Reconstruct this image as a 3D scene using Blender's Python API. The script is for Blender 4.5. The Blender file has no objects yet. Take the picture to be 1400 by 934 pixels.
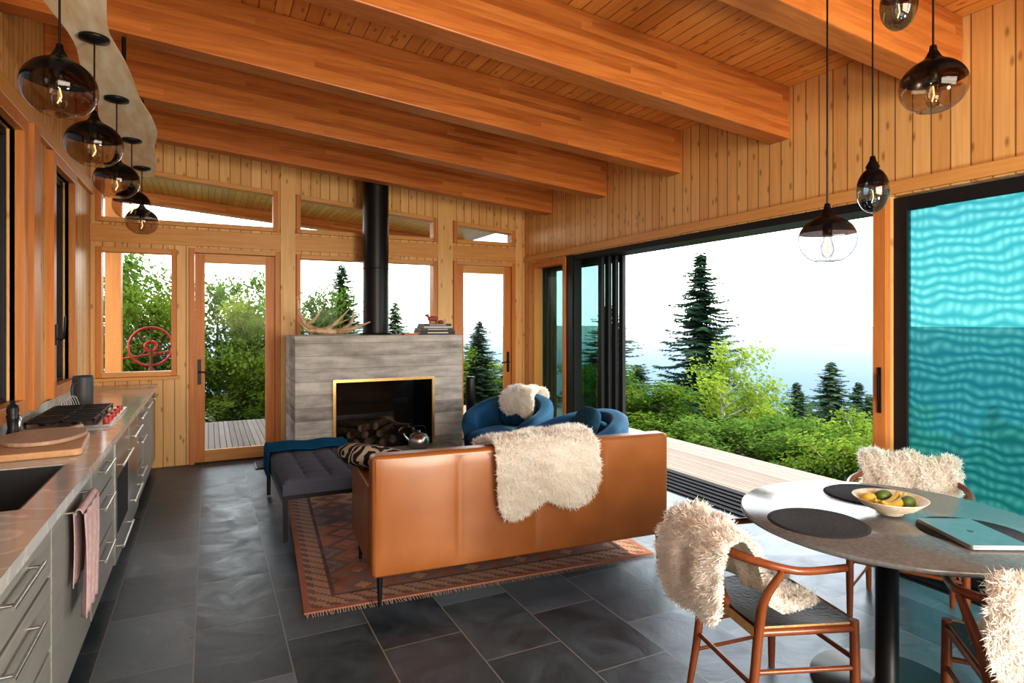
import bpy, bmesh, math, random
import numpy as np
from mathutils import Vector, Matrix
random.seed(7); np.random.seed(7)
S=bpy.context.scene
S.view_settings.view_transform='Standard'
try: S.view_settings.look='Medium High Contrast'
except Exception: S.view_settings.look='None'
S.view_settings.exposure=0.55

# ------------------------------------------------------------ materials
def newmat(name):
    m=bpy.data.materials.new(name); m.use_nodes=True
    nt=m.node_tree; nt.nodes.clear()
    out=nt.nodes.new('ShaderNodeOutputMaterial')
    return m,nt,out
def N(nt,t,**kw):
    n=nt.nodes.new(t)
    for k,v in kw.items():
        if k.startswith('i_'): n.inputs[int(k[2:])].default_value=v
        else: setattr(n,k,v)
    return n
def L(nt,a,b): nt.links.new(a,b)
def c4(c): return (c[0],c[1],c[2],1)
def M(nt,op,a,b=None,c=None):
    n=nt.nodes.new('ShaderNodeMath'); n.operation=op
    for i,x in enumerate((a,b,c)):
        if x is None: continue
        if isinstance(x,(int,float)): n.inputs[i].default_value=x
        else: nt.links.new(x,n.inputs[i])
    return n.outputs[0]
def MIX(nt,f,a,b,mode='MIX'):
    n=nt.nodes.new('ShaderNodeMix'); n.data_type='RGBA'; n.blend_type=mode
    for i,x in ((0,f),(6,a),(7,b)):
        if isinstance(x,(int,float)): n.inputs[i].default_value=x
        elif isinstance(x,tuple): n.inputs[i].default_value=c4(x)
        else: nt.links.new(x,n.inputs[i])
    return n.outputs[2]
def princ(nt,out,rough=.5,metal=0,spec=.5):
    p=nt.nodes.new('ShaderNodeBsdfPrincipled')
    p.inputs['Roughness'].default_value=rough; p.inputs['Metallic'].default_value=metal
    p.inputs['Specular IOR Level'].default_value=spec
    L(nt,p.outputs[0],out.inputs[0]); return p
def plain(name,c,rough=.5,metal=0,spec=.5,c2=None,scale=20,bump=0,sheen=0,stretch=(1,1,1)):
    m,nt,out=newmat(name); p=princ(nt,out,rough,metal,spec)
    tc=N(nt,'ShaderNodeTexCoord'); mp=N(nt,'ShaderNodeMapping'); mp.inputs[3].default_value=stretch
    L(nt,tc.outputs['Object'],mp.inputs[0])
    no=N(nt,'ShaderNodeTexNoise'); no.inputs['Scale'].default_value=scale; no.inputs['Detail'].default_value=5
    L(nt,mp.outputs[0],no.inputs[0])
    if c2 is None: c2=tuple(x*.85 for x in c)
    r=N(nt,'ShaderNodeMapRange'); r.inputs[1].default_value=.3; r.inputs[2].default_value=.7
    L(nt,no.outputs[0],r.inputs[0])
    L(nt,MIX(nt,r.outputs[0],c,c2),p.inputs['Base Color'])
    if bump:
        b=N(nt,'ShaderNodeBump'); b.inputs['Strength'].default_value=bump; b.inputs['Distance'].default_value=.01
        L(nt,no.outputs[0],b.inputs['Height']); L(nt,b.outputs[0],p.inputs['Normal'])
    if sheen:
        p.inputs['Sheen Weight'].default_value=sheen; p.inputs['Sheen Tint'].default_value=c4(tuple(min(1,x*2+.1) for x in c))
    return m
def wood(name,c1,c2,across='X',along='Z',w=.1,groove=True,knots=True,rough=.45,spec=.4,gs=1.0,lam=0):
    m,nt,out=newmat(name); p=princ(nt,out,rough,0,spec)
    tc=N(nt,'ShaderNodeTexCoord'); sp=N(nt,'ShaderNodeSeparateXYZ'); L(nt,tc.outputs['Object'],sp.inputs[0])
    A=sp.outputs[across]; G=sp.outputs[along]
    third=[a for a in 'XYZ' if a not in (across,along)][0]; T=sp.outputs[third]
    s=M(nt,'DIVIDE',A,w)
    if lam: s=M(nt,'DIVIDE',M(nt,'ADD',A,M(nt,'MULTIPLY',G,lam)),w)
    fl=M(nt,'FLOOR',s); fr=M(nt,'FRACT',s)
    wn=N(nt,'ShaderNodeTexWhiteNoise',noise_dimensions='1D'); L(nt,fl,wn.inputs['W'])
    if lam:
        seg=M(nt,'FLOOR',M(nt,'ADD',M(nt,'MULTIPLY',G,.55),M(nt,'MULTIPLY',wn.outputs[0],9)))
        w2=N(nt,'ShaderNodeTexWhiteNoise',noise_dimensions='1D'); L(nt,M(nt,'ADD',M(nt,'MULTIPLY',fl,7.3),seg),w2.inputs['W']); wn=w2
    cb=N(nt,'ShaderNodeCombineXYZ')
    L(nt,M(nt,'MULTIPLY',A,28*gs),cb.inputs[0])
    L(nt,M(nt,'ADD',M(nt,'MULTIPLY',G,1.3),M(nt,'MULTIPLY',wn.outputs[0],37)),cb.inputs[1])
    L(nt,M(nt,'MULTIPLY',T,28*gs),cb.inputs[2])
    no=N(nt,'ShaderNodeTexNoise'); no.inputs['Scale'].default_value=1.6; no.inputs['Detail'].default_value=6; no.inputs['Distortion'].default_value=.6
    L(nt,cb.outputs[0],no.inputs[0])
    r=N(nt,'ShaderNodeMapRange'); r.inputs[1].default_value=.3; r.inputs[2].default_value=.72; L(nt,no.outputs[0],r.inputs[0])
    f=M(nt,'ADD',M(nt,'MULTIPLY',r.outputs[0],.5),M(nt,'MULTIPLY',wn.outputs[0],.6 if (groove or lam) else .12))
    col=MIX(nt,f,c1,c2)
    if knots:
        cb2=N(nt,'ShaderNodeCombineXYZ'); L(nt,M(nt,'MULTIPLY',A,8),cb2.inputs[0])
        L(nt,M(nt,'ADD',M(nt,'MULTIPLY',G,3.0),M(nt,'MULTIPLY',wn.outputs[0],50)),cb2.inputs[1])
        vo=N(nt,'ShaderNodeTexVoronoi',voronoi_dimensions='2D'); L(nt,cb2.outputs[0],vo.inputs[0]); vo.inputs['Scale'].default_value=1.0
        kr=N(nt,'ShaderNodeMapRange'); kr.inputs[1].default_value=.03; kr.inputs[2].default_value=.12; kr.inputs[3].default_value=.65; kr.inputs[4].default_value=0
        L(nt,vo.outputs[0],kr.inputs[0])
        col=MIX(nt,kr.outputs[0],col,(c2[0]*.35,c2[1]*.25,c2[2]*.2))
    if groove:
        g=M(nt,'LESS_THAN',M(nt,'ABSOLUTE',M(nt,'SUBTRACT',fr,.5)),.465)
        gi=M(nt,'SUBTRACT',1.0,g)
        col=MIX(nt,M(nt,'MULTIPLY',gi,.8),col,(c2[0]*.2,c2[1]*.15,c2[2]*.12))
        b=N(nt,'ShaderNodeBump'); b.inputs['Strength'].default_value=.6; b.inputs['Distance'].default_value=.004
        L(nt,g,b.inputs['Height']); L(nt,b.outputs[0],p.inputs['Normal'])
    L(nt,col,p.inputs['Base Color'])
    return m
def glassy(name,tint=(.95,.97,.96),refl=1.0,rough=.0):
    m,nt,out=newmat(name)
    t=N(nt,'ShaderNodeBsdfTransparent'); t.inputs[0].default_value=c4(tint)
    g=N(nt,'ShaderNodeBsdfGlossy'); g.inputs['Roughness'].default_value=rough
    lw=N(nt,'ShaderNodeLayerWeight'); lw.inputs[0].default_value=.5
    mx=N(nt,'ShaderNodeMixShader')
    f=M(nt,'ADD',M(nt,'MULTIPLY',M(nt,'POWER',lw.outputs['Facing'],4.0),.8*refl),.045*refl)
    L(nt,f,mx.inputs[0])
    L(nt,t.outputs[0],mx.inputs[1]); L(nt,g.outputs[0],mx.inputs[2]); L(nt,mx.outputs[0],out.inputs[0])
    return m
def leafmat(name,c1,c2):
    m,nt,out=newmat(name)
    tc=N(nt,'ShaderNodeTexCoord'); no=N(nt,'ShaderNodeTexNoise'); no.inputs['Scale'].default_value=6; L(nt,tc.outputs['Object'],no.inputs[0])
    oi=N(nt,'ShaderNodeObjectInfo')
    f=M(nt,'ADD',M(nt,'MULTIPLY',no.outputs[0],.9),M(nt,'MULTIPLY',M(nt,'SUBTRACT',oi.outputs['Random'],.5),.8))
    col=MIX(nt,f,c1,c2)
    d=N(nt,'ShaderNodeBsdfDiffuse'); t=N(nt,'ShaderNodeBsdfTranslucent'); L(nt,col,d.inputs[0]); L(nt,col,t.inputs[0])
    mx=N(nt,'ShaderNodeMixShader'); mx.inputs[0].default_value=.4
    L(nt,d.outputs[0],mx.inputs[1]); L(nt,t.outputs[0],mx.inputs[2]); L(nt,mx.outputs[0],out.inputs[0])
    return m

PINE1=(.86,.56,.25); PINE2=(.66,.35,.12)
FIR1=(.68,.28,.08); FIR2=(.45,.14,.032)
m_wallX=wood('pine_cladding_x',PINE1,PINE2,'X','Z',.11)
m_wallY=wood('pine_cladding_y',PINE1,PINE2,'Y','Z',.11)
m_ceil=wood('ceiling_boards',(.80,.37,.10),(.56,.20,.042),'X','Y',.10,rough=.35)
m_beam=wood('beam_fir',(.68,.27,.075),(.38,.112,.027),'Z','X',.045,groove=False,knots=False,rough=.35,gs=.8,lam=.085)
m_trimZ=wood('trim_fir_vertical',FIR1,FIR2,'X','Z',.3,groove=False,knots=False)
m_trimH=wood('trim_fir_horizontal',(.76,.42,.15),(.54,.24,.07),'Z','X',.3,groove=False,knots=False)
m_trimHY=wood('trim_fir_horizontal_y',(.76,.42,.15),(.54,.24,.07),'Z','Y',.3,groove=False,knots=False)
m_firY=wood('fir_y',FIR1,FIR2,'Y','Z',.3,groove=False,knots=False)
m_postpine=wood('post_pine',PINE1,PINE2,'X','Z',.3,groove=False)
m_black=plain('black_metal',(.012,.012,.013),.4,.3)
m_dark=plain('dark_frame',(.018,.018,.02),.5,0,.3)
m_track=plain('track_black',(.010,.010,.011),.7,0,.15)
m_glass=glassy('window_glass',refl=.12)
m_glassdark=glassy('tinted_screen_glass',(.09,.10,.115),1.5)
m_panelglass=glassy('stacked_panel_glass',(.60,.74,.70),.8)
m_steel=plain('brushed_steel',(.62,.60,.56),.28,1.0,c2=(.5,.48,.45),scale=60)
m_brass=plain('brass_trim',(.75,.48,.2),.3,1.0)
m_walnut=wood('walnut',(.20,.06,.02),(.10,.03,.012),'X','Z',.2,groove=False,knots=False,rough=.3)
m_leather=plain('tan_leather',(.32,.115,.028),.34,0,.55,c2=(.26,.086,.018),scale=5,bump=.10)
def mk_fur():
    m,nt,out=newmat('sheepskin_wool')
    tc=N(nt,'ShaderNodeTexCoord'); no=N(nt,'ShaderNodeTexNoise'); no.inputs['Scale'].default_value=11; L(nt,tc.outputs['Object'],no.inputs[0])
    col=MIX(nt,no.outputs[0],(1.0,.99,.97),(.97,.92,.84))
    d=N(nt,'ShaderNodeBsdfDiffuse'); t=N(nt,'ShaderNodeBsdfTranslucent'); L(nt,col,d.inputs[0]); L(nt,col,t.inputs[0])
    mx=N(nt,'ShaderNodeMixShader'); mx.inputs[0].default_value=.45
    L(nt,d.outputs[0],mx.inputs[1]); L(nt,t.outputs[0],mx.inputs[2]); L(nt,mx.outputs[0],out.inputs[0]); return m
m_fur=mk_fur()
m_blue=plain('blue_velvet',(.004,.066,.15),.75,0,.3,c2=(.003,.04,.095),scale=6,sheen=.5)
m_blue2=plain('slate_blue_cushion',(.02,.085,.14),.85,0,.2,c2=(.012,.055,.10),scale=30)
m_greyfab=plain('grey_wool',(.13,.14,.175),.95,0,.2,c2=(.075,.08,.105),scale=220,bump=.2)
m_throw=plain('teal_throw',(.008,.10,.20),.95,0,.1,c2=(.005,.06,.13),scale=80,bump=.2)

def mk_concrete():
    m,nt,out=newmat('board_formed_concrete'); p=princ(nt,out,.8,0,.25)
    tc=N(nt,'ShaderNodeTexCoord'); sp=N(nt,'ShaderNodeSeparateXYZ'); L(nt,tc.outputs['Object'],sp.inputs[0])
    s=M(nt,'DIVIDE',sp.outputs[2],.135); fl=M(nt,'FLOOR',s); fr=M(nt,'FRACT',s)
    wn=N(nt,'ShaderNodeTexWhiteNoise',noise_dimensions='1D'); L(nt,fl,wn.inputs['W'])
    mp=N(nt,'ShaderNodeMapping'); mp.inputs[3].default_value=(1.8,1.8,8); L(nt,tc.outputs['Object'],mp.inputs[0])
    no=N(nt,'ShaderNodeTexNoise'); no.inputs['Scale'].default_value=1.5; no.inputs['Detail'].default_value=8; L(nt,mp.outputs[0],no.inputs[0])
    n2=N(nt,'ShaderNodeTexNoise'); n2.inputs['Scale'].default_value=14; n2.inputs['Detail'].default_value=6; L(nt,tc.outputs['Object'],n2.inputs[0])
    f=M(nt,'ADD',M(nt,'MULTIPLY',no.outputs[0],1.2),M(nt,'ADD',M(nt,'MULTIPLY',wn.outputs[0],.35),M(nt,'MULTIPLY',n2.outputs[0],.3)))
    r=N(nt,'ShaderNodeMapRange'); r.inputs[1].default_value=.6; r.inputs[2].default_value=1.25; L(nt,f,r.inputs[0])
    col=MIX(nt,r.outputs[0],(.20,.19,.175),(.56,.52,.47))
    g=M(nt,'LESS_THAN',fr,.045); col=MIX(nt,M(nt,'MULTIPLY',g,.5),col,(.12,.11,.10))
    L(nt,col,p.inputs['Base Color'])
    b=N(nt,'ShaderNodeBump'); b.inputs['Strength'].default_value=.5; b.inputs['Distance'].default_value=.006; L(nt,M(nt,'SUBTRACT',f,g),b.inputs['Height']); L(nt,b.outputs[0],p.inputs['Normal'])
    return m
m_concrete=mk_concrete()
def mk_slate():
    m,nt,out=newmat('slate_tiles'); p=princ(nt,out,.35,0,.5)
    tc=N(nt,'ShaderNodeTexCoord'); mp=N(nt,'ShaderNodeMapping'); mp.inputs[2].default_value=(0,0,math.pi/2); mp.inputs[1].default_value=(0.14,.06,0)
    L(nt,tc.outputs['Object'],mp.inputs[0])
    br=N(nt,'ShaderNodeTexBrick'); L(nt,mp.outputs[0],br.inputs[0])
    br.inputs['Color1'].default_value=(0,0,0,1); br.inputs['Color2'].default_value=(1,1,1,1); br.inputs['Mortar'].default_value=(.5,.5,.5,1)
    br.inputs['Scale'].default_value=1; br.inputs['Mortar Size'].default_value=.0035; br.inputs['Mortar Smooth'].default_value=.1
    br.inputs['Brick Width'].default_value=.61; br.inputs['Row Height'].default_value=.405; br.offset=.5
    no=N(nt,'ShaderNodeTexNoise'); no.inputs['Scale'].default_value=3.2; no.inputs['Detail'].default_value=12; no.inputs['Roughness'].default_value=.66; no.inputs['Distortion'].default_value=1.2
    off=N(nt,'ShaderNodeVectorMath',operation='MULTIPLY_ADD'); L(nt,br.outputs[0],off.inputs[0]); off.inputs[1].default_value=(9,9,9); L(nt,tc.outputs['Object'],off.inputs[2])
    L(nt,off.outputs[0],no.inputs[0])
    sc=N(nt,'ShaderNodeSeparateColor'); L(nt,br.outputs[0],sc.inputs[0])
    f=M(nt,'ADD',M(nt,'MULTIPLY',no.outputs[0],1.0),M(nt,'MULTIPLY',sc.outputs[0],.5))
    r=N(nt,'ShaderNodeMapRange'); r.inputs[1].default_value=.4; r.inputs[2].default_value=1.1; L(nt,f,r.inputs[0])
    col=MIX(nt,r.outputs[0],(.016,.028,.040),(.11,.15,.185))
    col=MIX(nt,br.outputs['Fac'],col,(.17,.17,.17))
    L(nt,col,p.inputs['Base Color'])
    rr=N(nt,'ShaderNodeMapRange'); rr.inputs[1].default_value=.3; rr.inputs[2].default_value=.7; rr.inputs[3].default_value=.27; rr.inputs[4].default_value=.5; L(nt,no.outputs[0],rr.inputs[0]); L(nt,rr.outputs[0],p.inputs['Roughness'])
    h=M(nt,'SUBTRACT',M(nt,'MULTIPLY',no.outputs[0],.8),M(nt,'MULTIPLY',br.outputs['Fac'],.5))
    b=N(nt,'ShaderNodeBump'); b.inputs['Strength'].default_value=.4; b.inputs['Distance'].default_value=.012; L(nt,h,b.inputs['Height']); L(nt,b.outputs[0],p.inputs['Normal'])
    return m
m_slate=mk_slate()
RW,RH=2.25,2.70
def mk_rug():
    m,nt,out=newmat('kilim_weave'); p=princ(nt,out,.95,0,.1)
    tc=N(nt,'ShaderNodeTexCoord'); sp=N(nt,'ShaderNodeSeparateXYZ'); L(nt,tc.outputs['Object'],sp.inputs[0])
    x=sp.outputs[0]; y=sp.outputs[1]
    def tri(v,per): return M(nt,'PINGPONG',v,per)
    sx=M(nt,'SNAP',x,.02); sy=M(nt,'SNAP',y,.02)
    d=M(nt,'ADD',tri(sx,.17),tri(sy,.12))
    st=M(nt,'FLOOR',M(nt,'DIVIDE',d,.045))
    wn=N(nt,'ShaderNodeTexWhiteNoise',noise_dimensions='1D'); L(nt,M(nt,'ADD',st,M(nt,'MULTIPLY',M(nt,'FLOOR',M(nt,'DIVIDE',y,.48)),11)),wn.inputs['W'])
    cr=N(nt,'ShaderNodeValToRGB'); cr.color_ramp.interpolation='CONSTANT'
    cols=[(0,(.30,.09,.055)),(.2,(.42,.17,.10)),(.38,(.09,.07,.075)),(.55,(.50,.34,.22)),(.7,(.33,.12,.07)),(.85,(.16,.17,.19))]
    e=cr.color_ramp.elements; e[0].position=0; e[0].color=c4(cols[0][1]); e[1].position=cols[1][0]; e[1].color=c4(cols[1][1])
    for pos,c in cols[2:]:
        q=e.new(pos); q.color=c4(c)
    L(nt,wn.outputs[0],cr.inputs[0])
    col=cr.outputs[0]
    ex=M(nt,'MINIMUM',x,M(nt,'SUBTRACT',RW,x)); ey=M(nt,'MINIMUM',y,M(nt,'SUBTRACT',RH,y)); e_=M(nt,'MINIMUM',ex,ey)
    bd=M(nt,'LESS_THAN',e_,.17)
    zig=M(nt,'GREATER_THAN',M(nt,'ADD',M(nt,'PINGPONG',M(nt,'ADD',sx,sy),.05),M(nt,'MULTIPLY',e_,.2)),.035)
    bc=MIX(nt,zig,(.09,.07,.075),(.42,.25,.17))
    col=MIX(nt,bd,col,bc)
    b2=M(nt,'LESS_THAN',M(nt,'ABSOLUTE',M(nt,'SUBTRACT',e_,.17)),.012); col=MIX(nt,b2,col,(.03,.025,.04))
    b3=M(nt,'LESS_THAN',e_,.035); col=MIX(nt,b3,col,(.32,.10,.06))
    no=N(nt,'ShaderNodeTexNoise'); no.inputs['Scale'].default_value=5; no.inputs['Detail'].default_value=6; L(nt,tc.outputs['Object'],no.inputs[0])
    col=MIX(nt,M(nt,'MULTIPLY',no.outputs[0],.75),col,(.34,.22,.17))
    L(nt,col,p.inputs['Base Color'])
    wv=N(nt,'ShaderNodeTexWave'); wv.inputs['Scale'].default_value=40; L(nt,tc.outputs['Object'],wv.inputs[0])
    b=N(nt,'ShaderNodeBump'); b.inputs['Strength'].default_value=.3; b.inputs['Distance'].default_value=.004; L(nt,wv.outputs[0],b.inputs['Height']); L(nt,b.outputs[0],p.inputs['Normal'])
    return m
m_rug=mk_rug()
def mk_counter():
    m,nt,out=newmat('grey_marble'); p=princ(nt,out,.12,0,.7)
    tc=N(nt,'ShaderNodeTexCoord'); no=N(nt,'ShaderNodeTexNoise'); no.inputs['Scale'].default_value=2.0; no.inputs['Detail'].default_value=8; no.inputs['Distortion'].default_value=2.2
    L(nt,tc.outputs['Object'],no.inputs[0])
    v=M(nt,'ABSOLUTE',M(nt,'SUBTRACT',no.outputs[0],.5)); r=N(nt,'ShaderNodeMapRange'); r.inputs[1].default_value=0; r.inputs[2].default_value=.03; r.inputs[3].default_value=1; r.inputs[4].default_value=0
    L(nt,v,r.inputs[0])
    col=MIX(nt,no.outputs[0],(.38,.38,.37),(.58,.57,.55)); col=MIX(nt,M(nt,'MULTIPLY',r.outputs[0],.6),col,(.78,.75,.70))
    L(nt,col,p.inputs['Base Color']); return m
m_counter=mk_counter()
m_granite=plain('grey_granite',(.18,.185,.19),.2,0,.5,c2=(.125,.13,.135),scale=60)
m_cab=wood('cabinet_grey_wood',(.28,.28,.26),(.17,.175,.165),'Z','Y',.2,groove=False,knots=False,rough=.4)
m_deck=wood('cedar_deck',(.30,.25,.21),(.19,.155,.13),'X','Y',.14,knots=False,rough=.8,spec=.1)
m_birch=plain('live_edge_birch',(.97,.86,.68),.55,0,.3,c2=(.80,.58,.36),scale=4,stretch=(5,1,5))
m_leafA=leafmat('leaves_light',(.05,.11,.015),(.30,.38,.055))
m_leafB=leafmat('leaves_mid',(.02,.06,.012),(.13,.21,.04))
m_needle=leafmat('spruce_needles',(.018,.042,.026),(.08,.12,.06))
m_bark=plain('bark',(.16,.12,.09),.9,c2=(.07,.05,.04),scale=12)
m_birchbark=plain('birch_bark',(.6,.55,.48),.8,c2=(.2,.17,.14),scale=9,stretch=(1,1,4))

# ------------------------------------------------------------ mesh builder
class B:
    def __init__(s): s.v=[];s.f=[];s.m=[];s.sm=[];s.mats=[]
    def mi(s,mat):
        if mat not in s.mats: s.mats.append(mat)
        return s.mats.index(mat)
    def add(s,vs,fs,mat,smooth=False):
        o=len(s.v); s.v+= [tuple(map(float,v)) for v in vs]; k=s.mi(mat)
        for f in fs: s.f.append([i+o for i in f]); s.m.append(k); s.sm.append(smooth)
    def hexa(s,b,t,mat):
        s.add(list(b)+list(t),[(3,2,1,0),(4,5,6,7),(0,1,5,4),(1,2,6,5),(2,3,7,6),(3,0,4,7)],mat)
    def box(s,x0,x1,y0,y1,z0,z1,mat):
        s.hexa([(x0,y0,z0),(x1,y0,z0),(x1,y1,z0),(x0,y1,z0)],[(x0,y0,z1),(x1,y0,z1),(x1,y1,z1),(x0,y1,z1)],mat)
    def rbox(s,cx,cy,cz,sx,sy,sz,mat,n=6,p=4.0,rot=0,tilt=0):
        vs=[];fs=[];U=28;V=16
        R=Matrix.Rotation(rot,3,'Z')@Matrix.Rotation(tilt,3,'Y')
        sg=lambda a,e: math.copysign(abs(a)**e,a)
        e=2/p
        for j in range(V+1):
            ph=-math.pi/2+math.pi*j/V
            for i in range(U):
                th=2*math.pi*i/U
                v=Vector((sx/2*sg(math.cos(ph),e)*sg(math.cos(th),e),sy/2*sg(math.cos(ph),e)*sg(math.sin(th),e),sz/2*sg(math.sin(ph),.8)))
                v=R@v; vs.append((v.x+cx,v.y+cy,v.z+cz))
        for j in range(V):
            for i in range(U):
                a=j*U+i;b=j*U+(i+1)%U
                fs.append((a,b,b+U,a+U))
        s.add(vs,fs,mat,True)
    def tube(s,pts,rad,mat,seg=10,sub=0,flat=1.0):
        P=[Vector(p) for p in pts]
        if not isinstance(rad,(list,tuple)): rad=[rad]*len(P)
        rad=list(rad)
        if sub>0 and len(P)>2:
            Q=[];R=[]
            n=len(P)
            for i in range(n-1):
                p0=P[max(i-1,0)];p1=P[i];p2=P[i+1];p3=P[min(i+2,n-1)]
                for k in range(sub):
                    t=k/sub
                    q=.5*((2*p1)+(-p0+p2)*t+(2*p0-5*p1+4*p2-p3)*t*t+(-p0+3*p1-3*p2+p3)*t**3)
                    Q.append(q);R.append(rad[i]*(1-t)+rad[i+1]*t)
            Q.append(P[-1]);R.append(rad[-1]); P=Q;rad=R
        vs=[];fs=[]
        n=len(P); up=None
        for i in range(n):
            t=(P[min(i+1,n-1)]-P[max(i-1,0)]).normalized()
            if up is None:
                up=Vector((0,0,1)) if abs(t.z)<.9 else Vector((1,0,0))
            x=t.cross(up)
            if x.length<1e-4: x=t.cross(Vector((0,1,0)))
            x.normalize(); y=x.cross(t).normalized(); up=y
            for k in range(seg):
                a=2*math.pi*k/seg
                v=P[i]+x*math.cos(a)*rad[i]+y*math.sin(a)*rad[i]*flat
                vs.append(tuple(v))
        for i in range(n-1):
            for k in range(seg):
                a=i*seg+k;b=i*seg+(k+1)%seg
                fs.append((a,b,b+seg,a+seg))
        s.add(vs,fs,mat,True)
        s.add([vs[k] for k in range(seg)],[tuple(range(seg))[::-1]],mat)
        s.add([vs[(n-1)*seg+k] for k in range(seg)],[tuple(range(seg))],mat)
    def lathe(s,prof,c,mat,seg=32,smooth=True):
        vs=[];fs=[]
        for r,z in prof:
            for k in range(seg):
                a=2*math.pi*k/seg; vs.append((c[0]+r*math.cos(a),c[1]+r*math.sin(a),c[2]+z))
        for i in range(len(prof)-1):
            for k in range(seg):
                a=i*seg+k;b=i*seg+(k+1)%seg; fs.append((a,b,b+seg,a+seg))
        s.add(vs,fs,mat,smooth)
    def cyl(s,c,r,z0,z1,mat,seg=28):
        s.lathe([(0.0001,z0),(r,z0),(r,z1),(0.0001,z1)],(c[0],c[1],0),mat,seg,False)
    def grid(s,fn,nu,nv,mat,smooth=True,closeu=False):
        vs=[fn(i/nu,j/nv) for j in range(nv+1) for i in range(nu+(0 if closeu else 1))]
        W=nu if closeu else nu+1; fs=[]
        for j in range(nv):
            for i in range(nu):
                a=j*W+i;b=j*W+(i+1)%W if closeu else a+1
                fs.append((a,b,b+W,a+W))
        s.add(vs,fs,mat,smooth)
    def build(s,name,loc=(0,0,0),rot=0,bevel=0,weld=False,sub=0,solid=0,recalc=True,bseg=2):
        me=bpy.data.meshes.new(name); me.from_pydata(s.v,[],s.f)
        for m in s.mats: me.materials.append(m)
        me.polygons.foreach_set('material_index',s.m); me.polygons.foreach_set('use_smooth',s.sm)
        me.update()
        if recalc:
            bm=bmesh.new(); bm.from_mesh(me)
            if weld: bmesh.ops.remove_doubles(bm,verts=bm.verts,dist=1e-5)
            bmesh.ops.recalc_face_normals(bm,faces=bm.faces); bm.to_mesh(me); bm.free()
        o=bpy.data.objects.new(name,me); S.collection.objects.link(o); o.location=loc; o.rotation_euler=(0,0,rot)
        if solid:
            q=o.modifiers.new('s','SOLIDIFY'); q.thickness=solid
        if bevel:
            q=o.modifiers.new('b','BEVEL'); q.width=bevel; q.segments=bseg; q.limit_method='ANGLE'; q.angle_limit=math.radians(50)
        if sub:
            q=o.modifiers.new('ss','SUBSURF'); q.levels=sub; q.render_levels=sub
        return o

# ------------------------------------------------------------ room constants
XL=-1.1; XR=4.0; YB=7.6; YF=-2.4
def cz(x): return 3.385+.085*(4-x)
def TT(s): return 3.17-.082*s

b=B(); b.box(XL-.15,XR-.17,YF-.15,YB+.12,-.12,0,m_slate); b.build('floor')
b=B()
x0,x1,y0,y1=-2.0,5.0,-3.2,12.4
b.hexa([(x0,y0,cz(x0)),(x1,y0,cz(x1)),(x1,y1,cz(x1)),(x0,y1,cz(x0))],[(x0,y0,cz(x0)+.25),(x1,y0,cz(x1)+.25),(x1,y1,cz(x1)+.25),(x0,y1,cz(x0)+.25)],m_ceil)
b.build('ceiling')
for yb in (-1.58,-.38,.82,2.02,3.22,4.42,5.62,6.82,12.1):
    b=B(); y2=yb+.17; D=.40 if yb<8 else .2
    xa,xb=(XL+.001,XR-.001) if yb<7.6 else (-1.9,4.9)
    b.hexa([(xa,yb,cz(xa)-D),(xb,yb,cz(xb)-D),(xb,y2,cz(xb)-D),(xa,y2,cz(xa)-D)],[(xa,yb,cz(xa)-.001),(xb,yb,cz(xb)-.001),(xb,y2,cz(xb)-.001),(xa,y2,cz(xa)-.001)],m_beam)
    b.build('ceiling_beam',bevel=.008)

def wall(name,axis,p0,p1,s0,s1,openings,top,mat,zbot=-.1):
    b=B()
    br=sorted(set([s0,s1]+[o[0] for o in openings]+[o[1] for o in openings]))
    for a,c in zip(br[:-1],br[1:]):
        ops=sorted([o for o in openings if o[0]<=a+1e-6 and o[1]>=c-1e-6],key=lambda o:o[2])
        segs=[];z=lambda s:zbot
        for o in ops:
            segs.append((z,(lambda s,o=o:o[2])))
            z=(o[3] if callable(o[3]) else (lambda s,o=o:o[3]))
        segs.append((z,top))
        for lo,hi in segs:
            if hi((a+c)/2)-lo((a+c)/2)<.005: continue
            if axis=='X':
                b.hexa([(a,p0,lo(a)),(c,p0,lo(c)),(c,p1,lo(c)),(a,p1,lo(a))],[(a,p0,hi(a)),(c,p0,hi(c)),(c,p1,hi(c)),(a,p1,hi(a))],mat)
            else:
                b.hexa([(p0,a,lo(a)),(p1,a,lo(a)),(p1,c,lo(c)),(p0,c,lo(c))],[(p0,a,hi(a)),(p1,a,hi(a)),(p1,c,hi(c)),(p0,c,hi(c))],mat)
    return b.build(name)
wall('wall_back','X',YB,YB+.15,XL,XR+.1,[(-1.05,-.31,.99,2.37),(-1.05,.73,2.63,TT),(-.19,.75,0,2.40),(.93,2.69,.55,2.38),(.93,2.69,2.63,TT),(2.92,3.84,0,2.40),(2.92,3.84,2.63,TT)],lambda s:cz(s)+.01,m_wallX)
wall('wall_right','Y',XR,XR+.12,YF,YB,[(-1.9,2.45,-.1,2.40),(2.54,6.40,-.1,2.40),(6.46,7.33,0,2.38)],lambda s:cz(XR)+.01,m_wallY)
wall('wall_left','Y',XL-.15,XL,YF,YB+.15,[(2.4,4.86,1.05,2.80),(5.78,6.52,1.05,2.80),(-1.6,1.6,1.05,2.80)],lambda s:cz(XL-.15)-.0,m_wallY)
wall('wall_front','X',YF-.15,YF,XL,XR+.1,[(-.4,3.3,.5,2.5)],lambda s:cz(s)+.01,m_wallX)

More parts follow.
